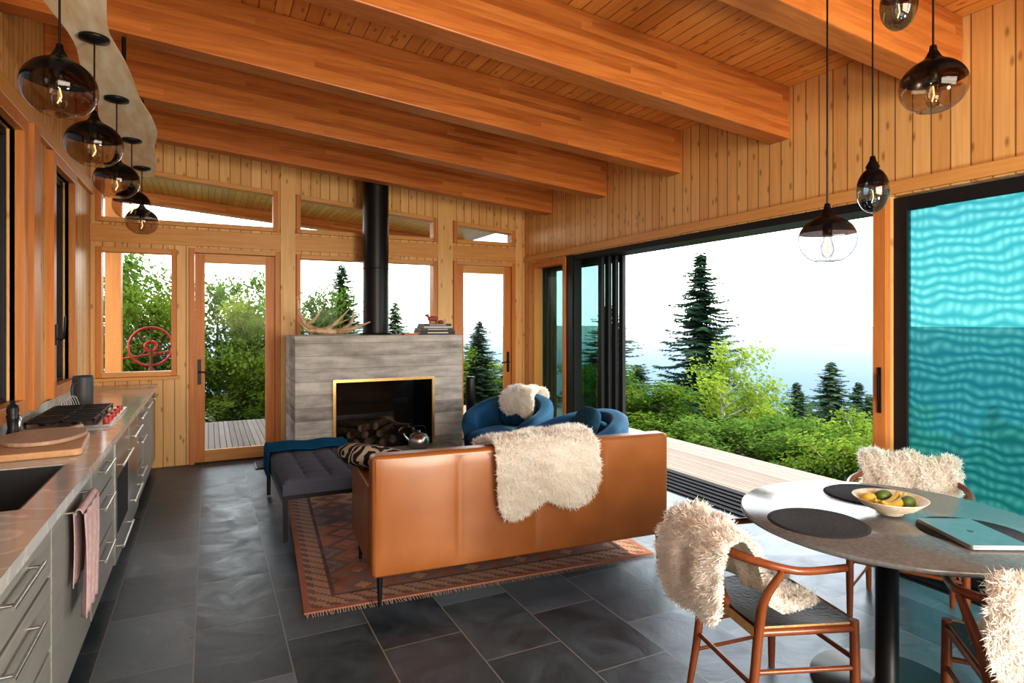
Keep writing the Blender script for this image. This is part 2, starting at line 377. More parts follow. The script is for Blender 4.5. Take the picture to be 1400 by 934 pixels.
def frame_y(b,y0,y1,s0,s1,z0,za,zb,w,mat,matv=None):
    matv=matv or mat
    b.box(s0,s0+w,y0,y1,z0,za-.0,matv) if abs(za-zb)<1e-6 else b.hexa([(s0,y0,z0),(s0+w,y0,z0),(s0+w,y1,z0),(s0,y1,z0)],[(s0,y0,za),(s0+w,y0,za-.082*w),(s0+w,y1,za-.082*w),(s0,y1,za)],matv)
    b.box(s1-w,s1,y0,y1,z0,zb,matv) if abs(za-zb)<1e-6 else b.hexa([(s1-w,y0,z0),(s1,y0,z0),(s1,y1,z0),(s1-w,y1,z0)],[(s1-w,y0,zb+.082*w),(s1,y0,zb),(s1,y1,zb),(s1-w,y1,zb+.082*w)],matv)
    k=(zb-za)/(s1-s0)
    a=s0+w;c=s1-w; ta=za+k*w; tc=zb-k*w
    b.hexa([(a,y0,ta-w),(c,y0,tc-w),(c,y1,tc-w),(a,y1,ta-w)],[(a,y0,ta),(c,y0,tc),(c,y1,tc),(a,y1,ta)],mat)
    if z0>.02: b.box(a,c,y0,y1,z0,z0+w,mat)
def frame_x(b,x0,x1,s0,s1,z0,z1,w,mat,bottom=True):
    b.box(x0,x1,s0,s0+w,z0,z1,mat); b.box(x0,x1,s1-w,s1,z0,z1,mat); b.box(x0,x1,s0+w,s1-w,z1-w,z1,mat)
    if bottom: b.box(x0,x1,s0+w,s1-w,z0,z0+w,mat)

wi=0
def window_back(s0,s1,z0,sloped,ztop=None):
    global wi; wi+=1
    za=TT(s0)-.002 if sloped else ztop; zb=TT(s1)-.002 if sloped else ztop
    b=B(); e=.002
    frame_y(b,YB-.025,YB+.13,s0+e,s1-e,z0+e,za-e,zb-e,.05,m_trimH,m_trimZ)
    i=.05
    b.add([(s0+i,YB+.06,z0+i),(s1-i,YB+.06,z0+i),(s1-i,YB+.06,zb-i+.003),(s0+i,YB+.06,za-i)],[(0,1,2,3)],m_glass)
    b.build('window_%d'%wi,bevel=.004,recalc=False)
window_back(-1.05,-.31,.99,False,2.37)
window_back(-1.05,.73,2.63,True)
window_back(.93,2.69,.55,False,2.38)
window_back(.93,2.69,2.63,True)
window_back(2.92,3.84,2.63,True)
b=B(); b.box(-1.07,-.28,YB-.06,YB-.001,.955,.99,m_trimH); b.build('trim_1',bevel=.004)

def door(n,s0,s1,hside):
    b=B(); e=.002
    frame_y(b,YB-.03,YB+.13,s0+e,s1-e,0,2.398,2.398,.05,m_trimH,m_trimZ)
    a=s0+.055;c=s1-.055; y0=YB+.01;y1=YB+.055
    b.box(a,a+.10,y0,y1,.012,2.34,m_trimZ); b.box(c-.10,c,y0,y1,.012,2.34,m_trimZ)
    b.box(a+.10,c-.10,y0,y1,.012,.14,m_trimH); b.box(a+.10,c-.10,y0,y1,2.24,2.34,m_trimH)
    b.add([(a+.1,YB+.03,.14),(c-.1,YB+.03,.14),(c-.1,YB+.03,2.24),(a+.1,YB+.03,2.24)],[(0,1,2,3)],m_glass)
    h=a+.045 if hside<0 else c-.045
    b.box(h-.018,h+.018,y0-.012,y0,.88,1.16,m_black)
    b.tube([(h,y0-.01,1.02),(h,y0-.055,1.02),(h-hside*.03,y0-.06,1.02),(h-hside*.12,y0-.06,1.015)],.009,m_black,8,3)
    b.box(s0+.05,s1-.05,YB-.02,YB+.12,0,.012,m_black)
    b.build('door_%d'%n,bevel=.003,recalc=False)
door(1,-.19,.75,-1); door(2,2.92,3.84,1)

b=B()
b.box(XL+.001,XR-.001,YB-.02,YB-.001,2.42,2.60,m_trimH); b.build('trim_2',bevel=.004)
b=B()
for a,c in ((.755,.925),(2.70,2.91),(3.845,3.95)):
    b.hexa([(a,YB-.022,0),(c,YB-.022,0),(c,YB-.001,0),(a,YB-.001,0)],[(a,YB-.022,cz(a)-.1),(c,YB-.022,cz(c)-.1),(c,YB-.001,cz(c)-.1),(a,YB-.001,cz(a)-.1)],m_postpine)
b.build('trim_3',bevel=.004)
b=B(); b.box(XR-.03,XR-.001,YF+.01,YB-.03,2.41,2.49,m_trimHY); b.build('trim_4',bevel=.004)

b=B()
frame_x(b,XR-.03,XR+.10,6.462,7.328,.0,2.378,.07,m_firY)
b.add([(XR+.04,6.53,.07),(XR+.04,7.26,.07),(XR+.04,7.26,2.31),(XR+.04,6.53,2.31)],[(0,1,2,3)],m_glass)
b.build('window_6',bevel=.004,recalc=False)
for i in range(4):
    b=B(); x=XR+.14+i*.06; ya=5.92-.055*i; yb=7.4
    frame_x(b,x,x+.045,ya,yb,.03,2.36,.075,m_dark)
    b.add([(x+.02,ya+.07,.1),(x+.02,yb-.07,.1),(x+.02,yb-.07,2.3),(x+.02,ya+.07,2.3)],[(0,1,2,3)],m_panelglass)
    b.build('sliding_door_panel',bevel=.003,recalc=False)
b=B()
b.box(XR+.0,XR+.11,6.30,6.398,0.01,2.398,m_dark); b.box(XR-.015,XR-.0005,6.32,6.455,0.01,2.40,m_dark)
b.box(XR+.002,XR+.12,2.545,6.30,2.34,2.398,m_dark)
b.box(XR+.122,XR+.42,2.40,7.5,2.362,2.42,m_dark)
b.build('trim_5')
b=B()
b.box(XR-.168,XR+.42,-2.3,7.4,-.04,.002,m_track)
for i in range(6): b.box(XR-.14+i*.09,XR-.125+i*.09,-2.2,7.4,.002,.012,m_track)
b.build('floor_track')
b=B()
b.box(XR-.05,XR+.13,2.452,2.538,0.013,2.405,m_firY)
b.box(XR-.06,XR-.05,2.478,2.502,.98,1.28,m_black); b.box(XR-.075,XR-.06,2.484,2.496,1.06,1.24,m_black)
b.build('trim_6',bevel=.003)
def mk_teal():
    m,nt,out=newmat('teal_insect_screen')
    tc=N(nt,'ShaderNodeTexCoord')
    wv=N(nt,'ShaderNodeTexWave'); wv.wave_type='BANDS'; wv.bands_direction='Z'; wv.inputs['Scale'].default_value=5.2; wv.inputs['Distortion'].default_value=5; wv.inputs['Detail'].default_value=0; wv.inputs['Detail Scale'].default_value=1.2
    L(nt,tc.outputs['Object'],wv.inputs[0])
    w2=N(nt,'ShaderNodeTexWave'); w2.wave_type='BANDS'; w2.bands_direction='Y'; w2.inputs['Scale'].default_value=6; w2.inputs['Distortion'].default_value=7; w2.inputs['Detail'].default_value=0; L(nt,tc.outputs['Object'],w2.inputs[0])
    f=M(nt,'MULTIPLY',wv.outputs[0],M(nt,'ADD',M(nt,'MULTIPLY',w2.outputs[0],.5),.5))
    col=MIX(nt,f,(.022,.135,.15),(.075,.22,.225))  # teal tint and wavy bands paint reflection and moire into the screen colour
    t=N(nt,'ShaderNodeBsdfTransparent'); L(nt,col,t.inputs[0])
    d=N(nt,'ShaderNodeBsdfPrincipled'); d.inputs['Roughness'].default_value=.05; L(nt,MIX(nt,f,(.008,.13,.14),(.04,.26,.27)),d.inputs['Base Color'])
    tl=N(nt,'ShaderNodeBsdfTranslucent'); L(nt,MIX(nt,f,(.01,.18,.20),(.07,.36,.37)),tl.inputs[0])
    m0=N(nt,'ShaderNodeMixShader'); m0.inputs[0].default_value=.5; L(nt,d.outputs[0],m0.inputs[1]); L(nt,tl.outputs[0],m0.inputs[2])
    mx=N(nt,'ShaderNodeMixShader'); mx.inputs[0].default_value=.4
    L(nt,t.outputs[0],mx.inputs[1]); L(nt,m0.outputs[0],mx.inputs[2]); L(nt,mx.outputs[0],out.inputs[0]); return m
m_teal=mk_teal()
for i,(ya,yb,x) in enumerate(((.25,2.448,XR+.03),(-1.89,.33,XR+.08))):
    b=B(); frame_x(b,x,x+.045,ya,yb,.014,2.39,.085,m_dark)
    b.add([(x+.02,ya+.08,.09),(x+.02,yb-.08,.09),(x+.02,yb-.08,2.31),(x+.02,ya+.08,2.31)],[(0,1,2,3)],m_teal)
    b.build('sliding_screen_door',bevel=.003,recalc=False)

for i,(ya,yb) in enumerate(((2.4,4.86),(5.78,6.52),(-1.6,1.6))):
    b=B()
    frame_x(b,XL-.03,XL+.05,ya-.09,yb+.09,.99,2.89,.09,m_firY)
    frame_x(b,XL-.10,XL-.04,ya+.002,yb-.002,1.052,2.798,.05,m_dark)
    b.add([(XL-.07,ya+.05,1.1),(XL-.07,yb-.05,1.1),(XL-.07,yb-.05,2.75),(XL-.07,ya+.05,2.75)],[(0,1,2,3)],m_glassdark)
    b.build('window_%d'%(7+i),bevel=.004,recalc=False)
b=B(); b.box(XL+.001,XL+.04,YF+.02,YB-.03,2.90,3.02,m_trimHY); b.build('trim_7',bevel=.004)
b=B(); b.box(XL+.001,XL+.07,5.0,5.18,.99,2.895,m_firY); b.build('trim_8',bevel=.004)
b=B(); b.tube([(XL+.06,5.74,1.45),(XL+.10,5.74,1.45),(XL+.11,5.74,1.62)],.008,m_black,8,2); b.box(XL+.05,XL+.06,5.725,5.755,1.40,1.56,m_black); b.build('window_handle')
b=B(); b.box(.45,.80,7.02,7.38,.0005,.012,m_black)
for i in range(8): b.box(.47,.78,7.04+i*.042,7.06+i*.042,.012,.018,m_dark)
b.build('floor_vent')

# ------------------------------------------------------------ deck, ground, lake
b=B()
bw=.14
x=XR+.43
while x<5.78:
    b.box(x,min(x+bw-.007,5.8),-3.5,7.755,-.09,-.05,m_deck); x+=bw
x=-3.0
while x<5.78:
    b.box(x,min(x+bw-.007,5.8),YB+.16,11.0,-.09,-.05,m_deck); x+=bw
b.box(XR+.43,5.8,-3.5,7.755,-.22,-.091,m_dark); b.box(-3,5.8,YB+.16,11.0,-.22,-.091,m_dark)
b.build('deck')
def gz(x,y):
    r=max(0,x-6.2); q=max(0,y-12)
    return -.8-.27*r-.10*q+.15*math.sin(x*.9+y*.7)
b=B()
def gf(u,v):
    x=-40+u*140; y=-30+v*130
    return (x,y,gz(x,y))
b.grid(gf,90,90,plain('forest_floor',(.05,.08,.025),.95,c2=(.03,.045,.015),scale=2)); b.build('ground',recalc=False)
def mk_lake():
    m,nt,out=newmat('lake_water_painted_haze'); p=princ(nt,out,.9,0,.0)
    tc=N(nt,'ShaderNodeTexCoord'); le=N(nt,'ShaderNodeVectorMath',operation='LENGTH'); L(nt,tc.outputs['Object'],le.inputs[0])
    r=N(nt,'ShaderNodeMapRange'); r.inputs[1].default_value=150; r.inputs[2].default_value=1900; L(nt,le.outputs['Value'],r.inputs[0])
    L(nt,MIX(nt,M(nt,'POWER',r.outputs[0],.8),(.055,.10,.15),(.22,.235,.25)),p.inputs['Base Color']); return m  # distance haze painted into the water colour, paler farther out
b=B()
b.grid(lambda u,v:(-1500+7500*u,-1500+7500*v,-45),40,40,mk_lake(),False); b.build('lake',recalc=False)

# ------------------------------------------------------------ trees
def spruce_mesh(seed):
    rs=random.Random(seed); b=B(); b.tube([(0,0,0),(0,0,.5),(0,0,1)],[.016,.010,.002],m_bark,6)
    vs=[];fs=[]
    nbr=430
    for l in range(nbr):
        t=(l/(nbr-1)); z=.06+.93*t
        Lr=(1-t)**.75*.24+.012
        a=l*2.39996+rs.uniform(-.6,.6); Lb=Lr*rs.choice((.45,.7,.85,1.0,1.25))*rs.uniform(.8,1.1)
        zz=z+rs.uniform(-.008,.008)
        dx,dy=math.cos(a),math.sin(a)
        n=int(7+Lb*85); dr=rs.uniform(.3,.55)
        for i in range(n):
            s=(i+rs.random())/n; px=dx*Lb*s;py=dy*Lb*s;pz=zz-Lb*dr*s+Lb*.34*s*s
            ln=(.012+.024*(1-s)+.006*rs.random())*(.4+1.0*Lb/.25)
            for sd in (-1,1):
                qx=px+dx*ln*.8-dy*sd*ln;qy=py+dy*ln*.8+dx*sd*ln;qz=pz-ln*rs.uniform(.0,.7)
                o=len(vs); w=.0042
                vs+=[(px,py,pz+w),(px+dx*w*2,py+dy*w*2,pz-w),(qx,qy,qz)]; fs.append((o,o+1,o+2))
    b.add(vs,fs,m_needle)
    o=b.build('spruce_tree',recalc=False); return o
def leafy_mesh(seed,mat,nleaf=5200,lsz=.021,bark=None):
    rs=random.Random(seed); b=B(); bark=bark or m_bark
    cl=[]
    b.tube([(0,0,0),(.02,.01,.4),(.0,-.01,.85)],[.018,.011,.003],bark,6,3)
    for i in range(18):
        a=rs.random()*6.28; z0=.10+.62*rs.random(); r=.36*(1.1-z0*.6)*rs.uniform(.5,1.05); z1=z0+.18+.12*rs.random()
        b.tube([(0,0,z0),(math.cos(a)*r*.5,math.sin(a)*r*.5,z0+.1),(math.cos(a)*r,math.sin(a)*r,z1)],[.008,.005,.002],bark,5,2)
        cl.append((math.cos(a)*r,math.sin(a)*r,z1,rs.uniform(.05,.10)))
        cl.append((math.cos(a)*r*.6,math.sin(a)*r*.6,z0+.12,rs.uniform(.06,.10)))
    cl.append((0,0,.9,.06)); cl.append((0.02,0,.78,.10))
    vs=[];fs=[]
    for i in range(nleaf):
        c=rs.choice(cl)
        v=Vector((rs.gauss(0,1),rs.gauss(0,1),rs.gauss(0,1))).normalized()*c[3]*rs.random()**.6*1.35
        p=Vector(c[:3])+v
        n=Vector((rs.gauss(0,1),rs.gauss(0,1),rs.gauss(0,1)+.8)).normalized(); t=n.orthogonal().normalized(); u=n.cross(t)
        s=lsz*rs.uniform(.6,1.2); o=len(vs)
        vs+=[tuple(p-t*s),tuple(p+u*s*.5),tuple(p+t*s),tuple(p-u*s*.5)]; fs.append((o,o+1,o+2,o+3))
    b.add(vs,fs,mat)
    return b.build('leafy',recalc=False)
sp=[spruce_mesh(1),spruce_mesh(2)]
lf=[leafy_mesh(3,m_leafA,6500,.015,m_birchbark),leafy_mesh(4,m_leafB,8000,.016),leafy_mesh(5,m_leafA,7500,.016),leafy_mesh(6,m_leafB,7500,.015)]
protos=sp+lf
def inst(proto,name,x,y,top,w,rot=None):
    g=gz(x,y)-.1
    o=bpy.data.objects.new(name,proto.data); S.collection.objects.link(o)
    h=top-g; o.location=(x,y,g); o.scale=(w,w,h); o.rotation_euler=(0,0,random.random()*6.28 if rot is None else rot)
    return o
for i,(x,y,t,w) in enumerate([(14.5,15.1,3.9,9.0),(22,15.8,0,9),(8.8,12.3,2.0,6.2),(11.4,14.4,.3,5.6),(24.3,19.2,-1.2,7.5),(26.8,17.9,-1.2,7.5),(5.6,12.9,1.6,3.6),(6.4,14.8,1.3,4),(7.0,13.7,1.2,4),(2.75,14.3,2.9,4.4),(12.6,9.4,-.7,3.6),(4.4,15.7,2.1,4.2),(3.3,17,2.6,4.6),(20,20,-.6,6),(13,5.5,-.4,4.4),(12.5,18.5,.4,5),(30,14,-2,7),(16,9.5,-1.0,4.5),(17.5,12.6,-1.0,5),(19,14.9,-.9,5.5),(14.4,7.4,-.8,4),(21,12.5,-1.3,6),(25,16.2,-1.5,7)]):
    inst(sp[i%2],'spruce_tree',x,y,t,w)
for (x,y,t,w,k) in [(9.9,9.6,1.0,3.2,0),(8.3,9.8,.3,3,2),(10.2,8.1,-.25,3,1),(10.6,6.9,-.35,3.2,2),(12.5,8.2,-.6,4,0),(11.8,10.6,-.1,4,1),(.2,14.1,2.5,3.6,1),(.9,13.8,2.0,3.2,2),(-1.5,14.2,2.8,4,1),(-.8,13.2,2.2,3,2),(2.0,13.8,2.3,3.2,3),(1.4,16,2.5,4,1),(3.6,13.6,1.1,3,3),(4.8,13,.9,2.6,2),(-3,13.6,3.0,4,1),(-5,12.6,3,3.4,3),(7.6,10.8,.45,2.6,1),(8,11.8,.6,3,3),(-5.2,9.5,2.2,2.4,3)]:
    inst(lf[k],'deciduous_tree',x,y,t,w)
random.seed(11)
for i in range(115):
    if i<42: x=random.uniform(7.4,9.8); y=random.uniform(-1,11.5); t=random.uniform(-.8,.0)
    elif i<72: x=random.uniform(9.5,17); y=random.uniform(0,17); t=random.uniform(-2.0,-.6)
    elif i<92: x=random.uniform(-3,6.5); y=random.uniform(12.4,14); t=random.uniform(-.1,.8)
    else: x=random.uniform(17,32); y=random.uniform(6,26); t=random.uniform(-4.2,-2.4)
    inst(lf[random.randrange(4)],'shrub',x,y,t,random.uniform(2.2,3.6)*(1 if i<92 else 2))
for o in protos: bpy.data.objects.remove(o)
b=B(); b.box(-1.15,-.98,9.0,9.17,-.049,cz(-1)-.02,m_trimZ); b.build('porch_post')
m_red=plain('red_paint',(.45,.02,.015),.3)
m_rust=plain('rusted_iron',(.16,.05,.03),.8)
b=B()
b.lathe([(.0001,0),(.22,0),(.22,.02),(.03,.05),(.03,.85),(.06,.92),(.02,1.0),(.0001,1.0)],(0,0,0),m_rust,16)
def ringpts(r,cz_): return [(r*math.cos(a),.04,cz_+r*math.sin(a)) for a in [k*math.pi/12 for k in range(25)]]
b.tube(ringpts(.27,1.28),.016,m_red,8); b.tube(ringpts(.07,1.28),.02,m_red,8)
for k in range(8):
    a=k*math.pi/4; b.tube([(.07*math.cos(a),.04,1.28+.07*math.sin(a)),(.27*math.cos(a),.04,1.28+.27*math.sin(a))],.009,m_rust,6)
b.tube([(0,0,.9),(0,.04,1.28)],.02,m_rust,8); b.tube([(-.35,.04,1.12),(.35,.04,1.22)],.012,m_red,8)
b.build('garden_wheel_sculpture',(-.72,9.9,-.049),.2,recalc=False)

# ------------------------------------------------------------ kitchen
b=B(); YA=.4; YZ=YB-.005
b.box(XL+.003,-.58,YA,YZ,0,.10,m_black)
sy0,sy1=2.72,3.50; sx0,sx1=-1.0,-.60
for ya,yb in ((YA,sy0-.01),(sy1+.01,YZ)): b.box(XL+.003,-.535,ya,yb,.10,.865,m_cab)
b.box(XL+.003,-.535,sy0-.01,sy1+.01,.10,.68,m_cab)
b.box(-.56,-.535,sy0-.01,sy1+.01,.68,.865,m_cab)
units=[(.42,1.22,'d'),(1.24,1.80,'p'),(1.82,2.72,'d'),(2.74,3.56,'p'),(3.58,4.32,'d'),(5.70,6.18,'d'),(6.20,6.86,'p'),(6.88,7.56,'p')]
fx0,fx1=-.533,-.512
def bar(b,y0,y1,z,x=fx1):
    b.tube([(x+.035,y0,z),(x+.035,y1,z)],.007,m_steel,8)
    for y in (y0+.03,y1-.03): b.tube([(x-.001,y,z),(x+.035,y,z)],.006,m_steel,6)
for a,c,k in units:
    if k=='d':
        for z0,z1 in ((.11,.39),(.40,.66),(.67,.855)):
            b.box(fx0,fx1,a,c-.006,z0,z1-.006,m_cab); m=(a+c)/2; bar(b,m-.18,m+.18,z1-.06)
    else:
        b.box(fx0,fx1,a,c-.006,.11,.849,m_cab); m=(a+c)/2; bar(b,m-.2,m+.2,.81)
b.build('base_cabinet',bevel=.002)
b=B(); b.box(fx0,-.50,4.34,5.02,.11,.86,m_steel); b.box(-.50,-.497,4.42,4.94,.28,.62,m_dark); bar(b,4.40,4.96,.70,-.50); bar(b,4.40,4.96,.20,-.50)
b.box(fx0,-.50,5.03,5.68,.11,.86,m_steel); bar(b,5.09,5.62,.76,-.50); bar(b,5.09,5.62,.30,-.50)
b.build('oven',bevel=.003)
b=B(); cx0,cx1=XL+.003,-.485
b.box(cx0,cx1,YA,sy0,.866,.91,m_counter); b.box(cx0,cx1,sy1,YZ,.866,.91,m_counter)
b.box(cx0,sx0,sy0,sy1,.866,.91,m_counter); b.box(sx1,cx1,sy0,sy1,.866,.91,m_counter)
b.box(cx0,cx0+.02,YA,YZ,.91,.985,m_counter)
b.build('countertop')
m_sink=plain('black_granite_sink',(.03,.03,.032),.45)
b=B()
b.box(sx0+.001,sx0+.012,sy0+.001,sy1-.001,.70,.905,m_sink); b.box(sx1-.012,sx1-.001,sy0+.001,sy1-.001,.70,.905,m_sink)
b.box(sx0+.012,sx1-.012,sy0+.001,sy0+.012,.70,.905,m_sink); b.box(sx0+.012,sx1-.012,sy1-.012,sy1-.001,.70,.905,m_sink)
b.box(sx0+.001,sx1-.001,sy0+.001,sy1-.001,.69,.70,m_sink); b.cyl((-.8,3.1),.04,.70,.705,m_steel)
b.build('kitchen_sink')
m_board=wood('maple_board',(.58,.34,.17),(.40,.20,.09),'X','Y',.2,groove=False,knots=False)
m_board2=wood('walnut_board',(.48,.32,.22),(.30,.18,.11),'X','Y',.2,groove=False,knots=False)
def slab(b,pts,z0,z1,mat):
    n=len(pts); b.add([(p[0],p[1],z0) for p in pts]+[(p[0],p[1],z1) for p in pts],[tuple(range(n))[::-1],tuple(range(n,2*n))]+[(i,(i+1)%n,(i+1)%n+n,i+n) for i in range(n)],mat)
def rrect(cx,cy,w,h,r,rot=0,n=6):
    P=[]
    for sx,sy,a0 in ((1,1,0),(-1,1,90),(-1,-1,180),(1,-1,270)):
        for k in range(n+1):
            a=math.radians(a0+90*k/n); x=sx*(w/2-r)+r*math.cos(a); y=sy*(h/2-r)+r*math.sin(a)
            P.append((cx+x*math.cos(rot)-y*math.sin(rot),cy+x*math.sin(rot)+y*math.cos(rot)))
    return P
b=B(); slab(b,rrect(-.80,3.95,.42,.56,.04,.08),.911,.945,m_board); b.build('cutting_board',bevel=.005)
b=B(); slab(b,[(-.80+.19*math.cos(t)*(1+.05*math.sin(3*t)),4.08+.25*math.sin(t)) for t in [i*math.pi/16 for i in range(32)]],.9465,.968,m_board2); b.tube([(-.73,4.3,.957),(-.68,4.42,.957)],.012,m_board2,8); b.build('cutting_board',bevel=.004)
b=B(); X0,X1,Y0,Y1=-1.04,-.56,4.62,5.52
b.box(X0,X1,Y0,Y1,.911,.925,m_steel)
for k in range(3):
    ya=Y0+.03+k*.285; yb=ya+.27
    for x in (X0+.03,X0+.21,X0+.38): b.box(x,x+.012,ya,yb,.948,.962,m_black)
    for y in (ya,ya+.085,ya+.17,yb-.012): b.box(X0+.03,X0+.392,y,y+.012,.948,.962,m_black)
    for x in (X0+.03,X0+.38):
        for y in (ya,yb-.012): b.box(x,x+.012,y,y+.012,.925,.948,m_black)
    for x in (X0+.12,X0+.29): b.cyl((x,(ya+yb)/2),.045,.925,.94,m_black)
for k in range(5): b.cyl((X1-.035,Y0+.1+k*.17),.02,.925,.95,m_red)
b.build('gas_cooktop')
b=B(); b.lathe([(0.0001,0),(.032,0),(.034,.02),(.024,.06),(.028,.11),(.032,.13),(.026,.14),(.030,.165),(.026,.19),(.012,.20),(.014,.215),(.0001,.225)],(-1.0,4.38,.911),m_black,24); b.build('pepper_mill')
b=B(); b.lathe([(0.0001,0),(.03,0),(.03,.10),(.02,.11),(.02,.13),(.0001,.13)],(-1.01,4.48,.911),m_steel,20); b.build('salt_shaker')
b=B(); m_mug=plain('charcoal_canister',(.07,.075,.08),.5)
b.lathe([(0.0001,0),(.068,0),(.072,.02),(.072,.22),(.069,.235),(.064,.235),(.064,.03),(.0001,.03)],(-.90,5.9,.911),m_mug,32)
b.tube([(-.93,5.835,1.10),(-.95,5.78,1.08),(-.95,5.78,1.0),(-.93,5.835,.98)],.010,m_mug,8,4); b.build('canister')
b=B()
for k in range(5): b.tube([(-1.02+.012*k,5.62+.02*k,.912),(-1.03+.012*k,5.64+.02*k,.98),(-.98+.012*k,5.68+.02*k,1.0),(-.95+.012*k,5.70+.02*k,.913)],.003,m_steel,6,5)
b.build('spoon_rest')
m_towel=plain('pink_towel',(.50,.36,.36),.95,c2=(.40,.28,.29),scale=40,bump=.2)
b=B()
def tw(u,v):
    y=2.98+.36*u*(1-.25*v)+.02*math.sin(v*5); z=.80-.42*v
    x=-.452+.012*math.sin(u*19+v*2)*(.3+.7*v)
    return (x,y,z)
b.grid(tw,40,16,m_towel)
def tw2(u,v): p=tw(u,v*.7); return (-.488-.004*math.sin(u*13),p[1],p[2])
b.grid(tw2,40,12,m_towel)
b.grid(lambda u,v:(-.470+.016*math.cos(v*math.pi),2.98+.36*u,.80+.022*math.sin(v*math.pi)),40,6,m_towel)
b.build('dish_towel',solid=.004,recalc=False)

# ------------------------------------------------------------ live edge slab + pendants
b=B(); n=60
vs=[];fs=[]
def sz(y): return 2.91-.042*(y-3.3)
for i in range(n+1):
    y=1.0+4.95*i/n
    wl=.12+.02*math.sin(y*3.1)+.012*math.sin(y*8.3+1); wr=.115+.028*math.sin(y*2.6+2)+.012*math.sin(y*7.1)
    c=-.475+.015*math.sin(y*1.7)
    z=sz(y)
    vs+=[(c-wl,y,z),(c+wr,y,z),(c+wr-.02,y,z+.05),(c-wl+.02,y,z+.05)]
for i in range(n):
    for k in range(4):
        a=i*4+k;d=i*4+(k+1)%4; fs.append((a,d,d+4,a+4))
fs+=[(0,1,2,3),(n*4+3,n*4+2,n*4+1,n*4)]
b.add(vs,fs,m_birch)
for y in (2.10,3.30,4.50,5.70):
    b.tube([(-.475,y,sz(y)+.045),(-.475,y,cz(-.475)-.401)],.012,m_black,8)
b.build('live_edge_slab')
m_smoke=glassy('smoked_glass',(.76,.68,.60),1.0)
m_clear=glassy('clear_lamp_glass',(.55,.55,.58),1.3)
m_blueg=glassy('blue_grey_glass',(.45,.58,.74),1.8)
def emis(name,c,s):
    m,nt,out=newmat(name); e=N(nt,'ShaderNodeEmission'); e.inputs[0].default_value=c4(c); e.inputs[1].default_value=s; L(nt,e.outputs[0],out.inputs[0]); return m
m_bulb=emis('bulb_filament',(1,.6,.25),2.5)
m_bulbglass=glassy('bulb_glass',(.92,.90,.86),2.5)
def mk_cap():
    m,nt,out=newmat('smoked_black_glass')
    t=N(nt,'ShaderNodeBsdfTransparent'); t.inputs[0].default_value=(.14,.12,.11,1)
    p=N(nt,'ShaderNodeBsdfPrincipled'); p.inputs['Base Color'].default_value=(.008,.008,.01,1); p.inputs['Roughness'].default_value=.2; p.inputs['Specular IOR Level'].default_value=.4
    mx=N(nt,'ShaderNodeMixShader'); mx.inputs[0].default_value=.6
    L(nt,t.outputs[0],mx.inputs[1]); L(nt,p.outputs[0],mx.inputs[2]); L(nt,mx.outputs[0],out.inputs[0]); return m
m_capblk=mk_cap()
def pendant(x,y,z,r,ztop,egg=False,glass=m_smoke,name='globe_pendant_lamp'):
    b=B()
    sy=1.55 if egg else .90
    def P(t): return (r*math.sin(t),r*sy*math.cos(t))
    ang=[math.pi*k/24 for k in range(25)]
    split=10
    cap=[(.010,r*sy+.05),(.014,r*sy+.03),(.028,r*sy+.004)]+[P(a) for a in ang[3:split+1]]
    b.lathe(cap,(x,y,z),m_capblk,36)
    gl=[P(a) for a in ang[split:]]; gl[-1]=(.0001,gl[-1][1])
    if not egg: gl=[(a,max(c,-r*.80)) for a,c in gl]
    b.lathe(gl,(x,y,z),glass,36)
    if not egg: b.lathe([(r*.45,-r*.80),(r*.47,-r*.785),(r*.43,-r*.77)],(x,y,z),glass,36)
    b.lathe([(.0001,.03),(.014,.03),(.015,-.0),(.024,-.025),(.026,-.045),(.016,-.07),(.0001,-.078)],(x,y,z+.0),m_bulbglass,14)
    b.tube([(x,y,z+.0),(x+.006,y,z-.03),(x-.006,y,z-.055)],.0025,m_bulb,5)
    b.lathe([(.0001,.07),(.018,.07),(.018,.02),(.0001,.02)],(x,y,z),m_black,14)
    b.tube([(x,y,z+r*sy+.045),(x,y,ztop)],.004,m_black,6)
    b.lathe([(.0001,0),(.062,0),(.062,-.012),(.012,-.028),(.0001,-.028)],(x,y,ztop),m_black,28)
    b.build(name,recalc=False)
for y in (2.66,3.40,4.17,4.94,5.66):
    pendant(-.475,y,2.415-.012*(y-2.6),.118,sz(y)-.001)
pendant(2.30,1.67,1.92,.112,cz(2.37)-.001,glass=m_clear)
pendant(2.34,1.28,2.43,.108,cz(2.41)-.001)
pendant(2.60,1.67,2.155,.064,cz(2.67)-.001,egg=True,glass=m_blueg,name='teardrop_pendant_lamp')
pendant(2.37,1.42,2.80,.065,cz(2.44)-.001,egg=True,glass=m_blueg,name='teardrop_pendant_lamp')

# ------------------------------------------------------------ fireplace
b=B(); x0,x1,y0,y1,zt=.80,2.65,6.6,7.42,1.43; fx0_,fx1_,fz0,fz1=1.18,2.31,.16,.96
b.box(x0,fx0_,y0,y1,0,zt-.001,m_concrete); b.box(fx1_,x1,y0,y1,0,zt-.001,m_concrete)
b.box(fx0_,fx1_,y0,y1,fz1,zt-.001,m_concrete); b.box(fx0_,fx1_,y0,y1,0,fz0,m_concrete)
m_soot=plain('soot_steel',(.015,.012,.011),.6)
b.box(fx0_,fx1_,y1-.1,y1,fz0,fz1,m_soot)
b.box(x0-.01,x1+.01,y0-.01,y1,zt-.03,zt+.0,m_concrete)
b.box(fx0_,fx0_+.02,y0+.03,y1-.1,fz0,fz1,m_soot); b.box(fx1_-.02,fx1_,y0+.03,y1-.1,fz0,fz1,m_soot); b.box(fx0_,fx1_,y0+.03,y1-.1,fz1-.02,fz1,m_soot); b.box(fx0_,fx1_,y0+.03,y1-.1,fz0,fz0+.02,m_soot)
w=.03
